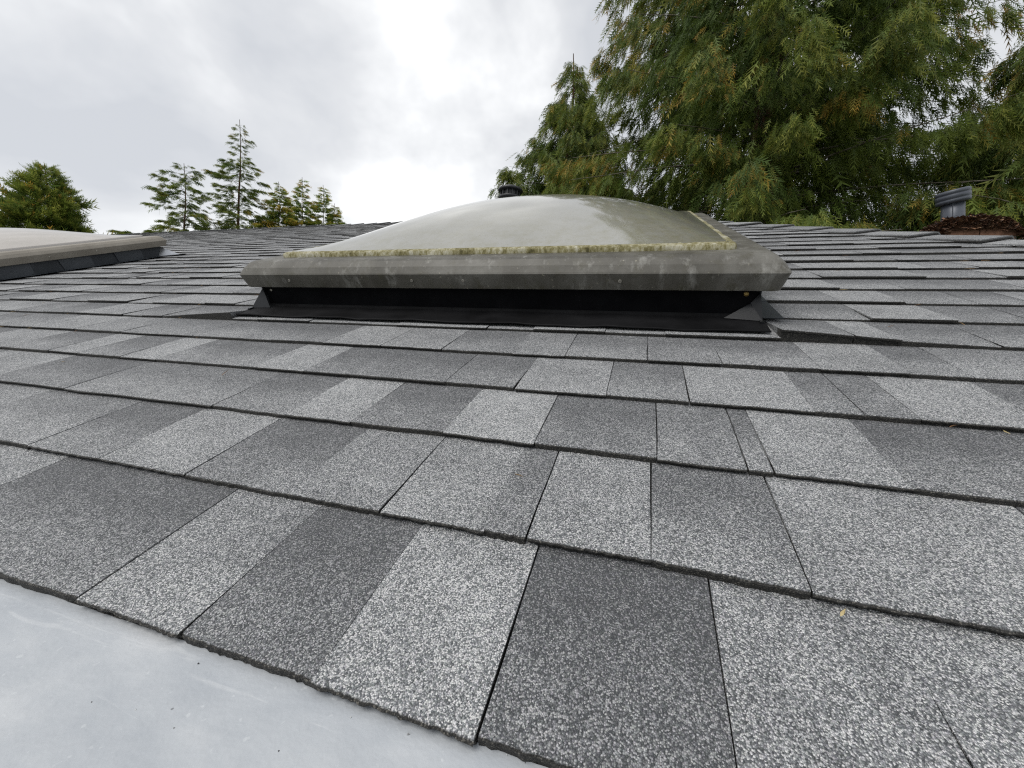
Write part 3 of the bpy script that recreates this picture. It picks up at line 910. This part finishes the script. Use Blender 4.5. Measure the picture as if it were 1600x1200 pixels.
def conifer(name, base, H, Rmax, z0, nb, label, density=26, lean=(0, 0), droop=.10, up=.05, hang=1.0, slen=(.22, .50), swid=.42,
            orange=.12, shape=.85, zmax_dense=None, tint=1.0, trunk_r=.2, jitter=.35, group=None, spread=.30, view=None, top_bare=0.0, tuft=8, tsz=.045, zfade=1e9, seed=0):
    global rng
    rng = np.random.default_rng(int(abs(base[0]) * 100 + abs(base[1]) * 1000) + seed)
    t = empty(name, base)
    tr = MB(); pts, rad = [], []
    for i in range(13):
        s_ = i / 12
        pts.append(Vector((lean[0] * s_ + .05 * math.sin(i * 1.9), lean[1] * s_ + .05 * math.cos(i * 1.3), H * s_)))
        rad.append(max(.012, trunk_r * (1 - s_) ** .85 * (1.25 if i == 0 else 1)))
    tube(tr, pts, rad, 12)
    tr.build('trunk', M_BARK, t, True)
    br = MB()
    P, D, Lg, C0, C1, SG, WD = [], [], [], [], [], [], []
    for q in range(nb):
        f = (q + rng.uniform(0, 1)) / nb
        z = z0 + (H * .985 - z0) * f
        s_ = z / H
        az = q * 2.39996 + rng.normal(0, .4)
        L = Rmax * max(.03, (1 - f) ** shape) * rng.uniform(1 - jitter, 1 + jitter * .5) + .05
        if f > 1 - top_bare: L *= .25
        o_ = np.array((math.cos(az), math.sin(az), 0.0)); lat = np.array((-o_[1], o_[0], 0.0))
        p0 = np.array((lean[0] * s_, lean[1] * s_, z))
        upq = up * (rng.uniform(-.2, 2.2) if up < .3 else rng.uniform(.6, 1.5)); dq = droop * rng.uniform(.6, 1.4)
        def pos(tt):
            r_ = L * tt
            return p0 + o_ * r_ + np.array((0, 0, upq * r_ - dq * r_ * r_ / max(.6, L * .5) + .10 * L * max(0, tt - .7) ** 2 * 3)) + lat * (.06 * L * math.sin(tt * 3 + q))
        ps = [Vector(pos(x)) for x in np.linspace(0, .90, 6)]
        r0 = max(.005, .006 * L + .004)
        tube(br, ps, [r0 * (1 - .85 * x) for x in np.linspace(0, 1, 6)], 4)
        if view is not None and (o_[0] * view[0] + o_[1] * view[1]) < -.55: dens, big = density * .45, 1.9
        else: dens, big = density, 1.0
        if z > zfade: dens, big = dens * .28, big * 1.8   # far above the roof line
        ns_ = int(dens * L * (1 + .6 * rng.random())) + 3
        hue = rng.random(); olevel = rng.random()
        nt_ = max(2, ns_ // tuft)                       # sprays hang together in tufts
        ti = rng.integers(0, nt_, ns_)
        tq = rng.uniform(.10, 1.0, nt_) ** .62; tq[0] = 1.0; tq[-1] = .9; tt = tq[ti]
        tw = rng.random(nt_)[ti]; tor = rng.random(nt_)[ti]
        side = rng.normal(0, 1, nt_)[ti] * spread * L * (1.08 - tt) + rng.normal(0, tsz, ns_)
        tdrop = (rng.uniform(0, .30, nt_)[ti] + rng.uniform(0, 1, ns_) ** 1.5 * .16) * abs(hang) * min(1, L)
        r_ = (L * tt)[:, None]
        zz = upq * L * tt - dq * (L * tt) ** 2 / max(.6, L * .5) + .30 * L * np.maximum(0, tt - .7) ** 2
        p_ = p0[None] + o_[None] * r_ + lat[None] * (.06 * L * np.sin(tt * 3 + q) + side)[:, None] + o_[None] * (np.abs(side) * .25)[:, None]
        p_[:, 2] += zz - np.abs(side) * .22 - tdrop * np.sign(hang)
        p_ += o_[None] * rng.normal(0, tsz, ns_)[:, None]
        d_ = o_[None] * rng.uniform(.10, .75, ns_)[:, None] + lat[None] * (np.sign(side) * rng.uniform(.05, .55, ns_))[:, None]
        d_[:, 2] -= hang * rng.uniform(.35, 1.3, ns_)
        l_ = big * np.exp(rng.normal(math.log((slen[0] + slen[1]) / 2), .32, ns_)) * (1 if L > .8 else .55 + .45 * L / .8) * np.where(tt < .45, 1.35, 1.0)
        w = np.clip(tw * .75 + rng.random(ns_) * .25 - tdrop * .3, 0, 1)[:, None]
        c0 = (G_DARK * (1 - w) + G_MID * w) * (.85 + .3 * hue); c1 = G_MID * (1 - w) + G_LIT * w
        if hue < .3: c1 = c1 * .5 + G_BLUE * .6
        og = ((tor < orange * (.15 + 3.2 * olevel ** 4) * np.where(tt > .7, 1.6, .4)) & (rng.random(ns_) < .7))[:, None]
        x = rng.random(ns_)[:, None]
        yl = ((tt > .75) & (rng.random(ns_) < .4))[:, None]
        c1 = np.where(og, G_ORG * x + G_YEL * (1 - x), np.where(yl, c1 * .5 + G_YEL * .5, c1))
        c0 = np.where(og, c0 * .7 + G_BRN * .3, c0)
        P.append(p_); D.append(d_); Lg.append(l_); WD.append(l_ * swid * rng.uniform(.8, 1.4, ns_) * 2); SG.append(.25 * hang * rng.uniform(.5, 1.3, ns_))
        C0.append(c0 * tint); C1.append(c1 * tint)
    P, D, Lg, WD, SG, C0, C1 = [np.concatenate(x_) for x_ in (P, D, Lg, WD, SG, C0, C1)]
    bo = br.build('branches', M_TWIG, t, True); bo['kind'] = 'stuff'
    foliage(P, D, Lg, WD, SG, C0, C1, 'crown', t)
    tag(t, label, 'tree', group)
    return len(P)

toward = (-.2, -1.0)                                 # side of the near trees that faces the house
n_total = 0
n_total += conifer('cedar_tree', (2.2, 10.7, 0), 24, 4.75, 3.5, 430, 'huge drooping cedar with orange-tipped sprays filling the upper right', density=122, lean=(.5, .2),
        droop=.10, up=.08, hang=.95, slen=(.11, .27), swid=.31, orange=.14, shape=.45, trunk_r=.42, view=toward, spread=.22, jitter=.32, zfade=13.5)
n_total += conifer('cedar_tree', (-2.5, 12.6, 0), 12.7, 4.4, 4.0, 230, 'smaller pointed cedar left of the huge cedar, behind the skylight dome', density=108, droop=.10, up=.16,
        hang=.9, slen=(.12, .28), swid=.32, orange=.09, shape=.97, trunk_r=.22, view=toward, spread=.20, jitter=.25)
n_total += conifer('cedar_tree', (6.5, 9.2, 0), 10.2, 3.9, 2.0, 150, 'low bushy cedar at the right edge behind the duct vent', density=100, droop=.12, up=.14,
        hang=1.0, slen=(.12, .28), swid=.32, orange=.12, shape=.60, trunk_r=.2, view=toward, spread=.20, jitter=.45)
n_total += conifer('cedar_tree', (-20.0, 9.1, 0), 9.2, 1.85, 3.5, 230, 'dense rounded conifer behind the left skylight', density=85, droop=.03, up=.60,
        hang=-.30, slen=(.16, .36), swid=.34, orange=.05, shape=.80, trunk_r=.2, spread=.28, jitter=.30, tint=1.15)
g_far = 'far conifers behind the ridge'
n_total += conifer('hemlock_tree', (-24.7, 16.9, 0), 13.2, 2.7, 7, 95, 'broad ragged hemlock with bare spike top, left of the tallest far tree', density=60, droop=.07, up=.16,
        hang=.22, slen=(.12, .30), swid=.36, orange=.04, shape=.50, trunk_r=.15, spread=.26, group=g_far, jitter=.75)
n_total += conifer('hemlock_tree', (-23.2, 18.9, 0), 16.5, 2.5, 7, 140, 'tallest pointed hemlock of the far group behind the ridge', density=60, droop=.07, up=.16,
        hang=.22, slen=(.12, .30), swid=.36, orange=.05, shape=.80, trunk_r=.16, spread=.26, group=g_far, jitter=.75)
for (x, y, H_, rm, lb) in ((-21.8, 20.4, 13.5, 1.75, 'thin brownish young conifer just right of the tallest hemlock'), (-20.9, 21.3, 14.1, 1.45, 'slender yellow-green young conifer, middle of the three thin ones'),
                           (-20.0, 22.1, 13.9, 1.45, 'slender sparse young conifer, last tall one before open sky'), (-19.5, 22.6, 12.9, 1.2, 'shortest thin conifer at the right end of the far group')):
    n_total += conifer('young_conifer', (x, y, 0), H_, rm, 7.5, 110, lb, density=80, droop=.03, up=.55, hang=.05, slen=(.18, .36), swid=.40,
            orange=.45, shape=.9, tint=1.5, trunk_r=.09, spread=.16, group=g_far, jitter=.5)
# dead leader on the broad hemlock
print('sprays', n_total, 'tris', n_total * len(TPL[1]))

# loose grit washed off the shingles onto the pale membrane
def grit():
    n = 160
    x = rng.uniform(-1.6, .3, n); y = -np.abs(rng.exponential(.16, n)) + .02
    sz = rng.uniform(.0004, .0010, n)
    V, F, C = [], [], []
    pal = [(.03,.03,.03), (.05,.05,.055), (.55,.56,.55), (.25,.25,.25)]
    for i in range(n):
        b = len(V); r_ = sz[i]; a0 = rng.uniform(0, 6)
        P_ = [(x[i] + r_*math.cos(a0 + q*2.1)*rng.uniform(.7, 1.6), y[i] + r_*math.sin(a0 + q*2.1), .0006) for q in range(3)]
        V += P_ + [(x[i], y[i], .0006 + r_ * 1.1)]
        F += [(b, b+1, b+3), (b+1, b+2, b+3), (b+2, b, b+3)]
        C += [(*pal[int(rng.integers(0, 4))], 1)] * 4
    o = mesh_obj('loose_grit', V, F, M_NEED, lo, False, [('leafcol', 'POINT', 'FLOAT_COLOR', C)])
    o['kind'] = 'stuff'
grit()

# a few conifer needles blown onto the shingles
def fallen_needles():
    V, F, C = [], [], []
    pal = [(.16,.09,.045), (.24,.16,.08), (.10,.06,.035), (.28,.22,.12)]
    for i in range(110):
        k_ = int(rng.integers(0, 14)); u_ = rng.uniform(-2.8, 1.2); v_ = k_ * E_ - abs(rng.exponential(.012)) - .002
        if v_ < .01 or u_ > hip_u(v_) - .2 or (SKY_L - .1 < u_ < SKY_R + .1 and v_ > .66) or (u_ < -3.0): continue
        a0 = rng.uniform(-.7, .7) + (math.pi / 2 if rng.random() < .2 else 0); L_ = rng.uniform(.004, .014); w_ = rng.uniform(.0004, .0009)
        d_ = Vector((math.cos(a0), math.sin(a0), 0)); n_ = Vector((-d_.y, d_.x, 0)); c_ = Vector((u_, v_, .0035)); b = len(V)
        up_ = Vector((0, 0, .0012))
        V += [tuple(c_ - d_*L_ - n_*w_), tuple(c_ - d_*L_ + n_*w_), tuple(c_ + d_*L_ + up_), tuple(c_ + up_ * 1.5)]
        F += [(b, b+1, b+3), (b+1, b+2, b+3), (b+2, b, b+3)]
        C += [(*pal[int(rng.integers(0, 4))], 1)] * 4
    o = mesh_obj('fallen_needles', V, F, M_NEED, roof, False, [('leafcol', 'POINT', 'FLOAT_COLOR', C)])
    o['kind'] = 'stuff'
fallen_needles()
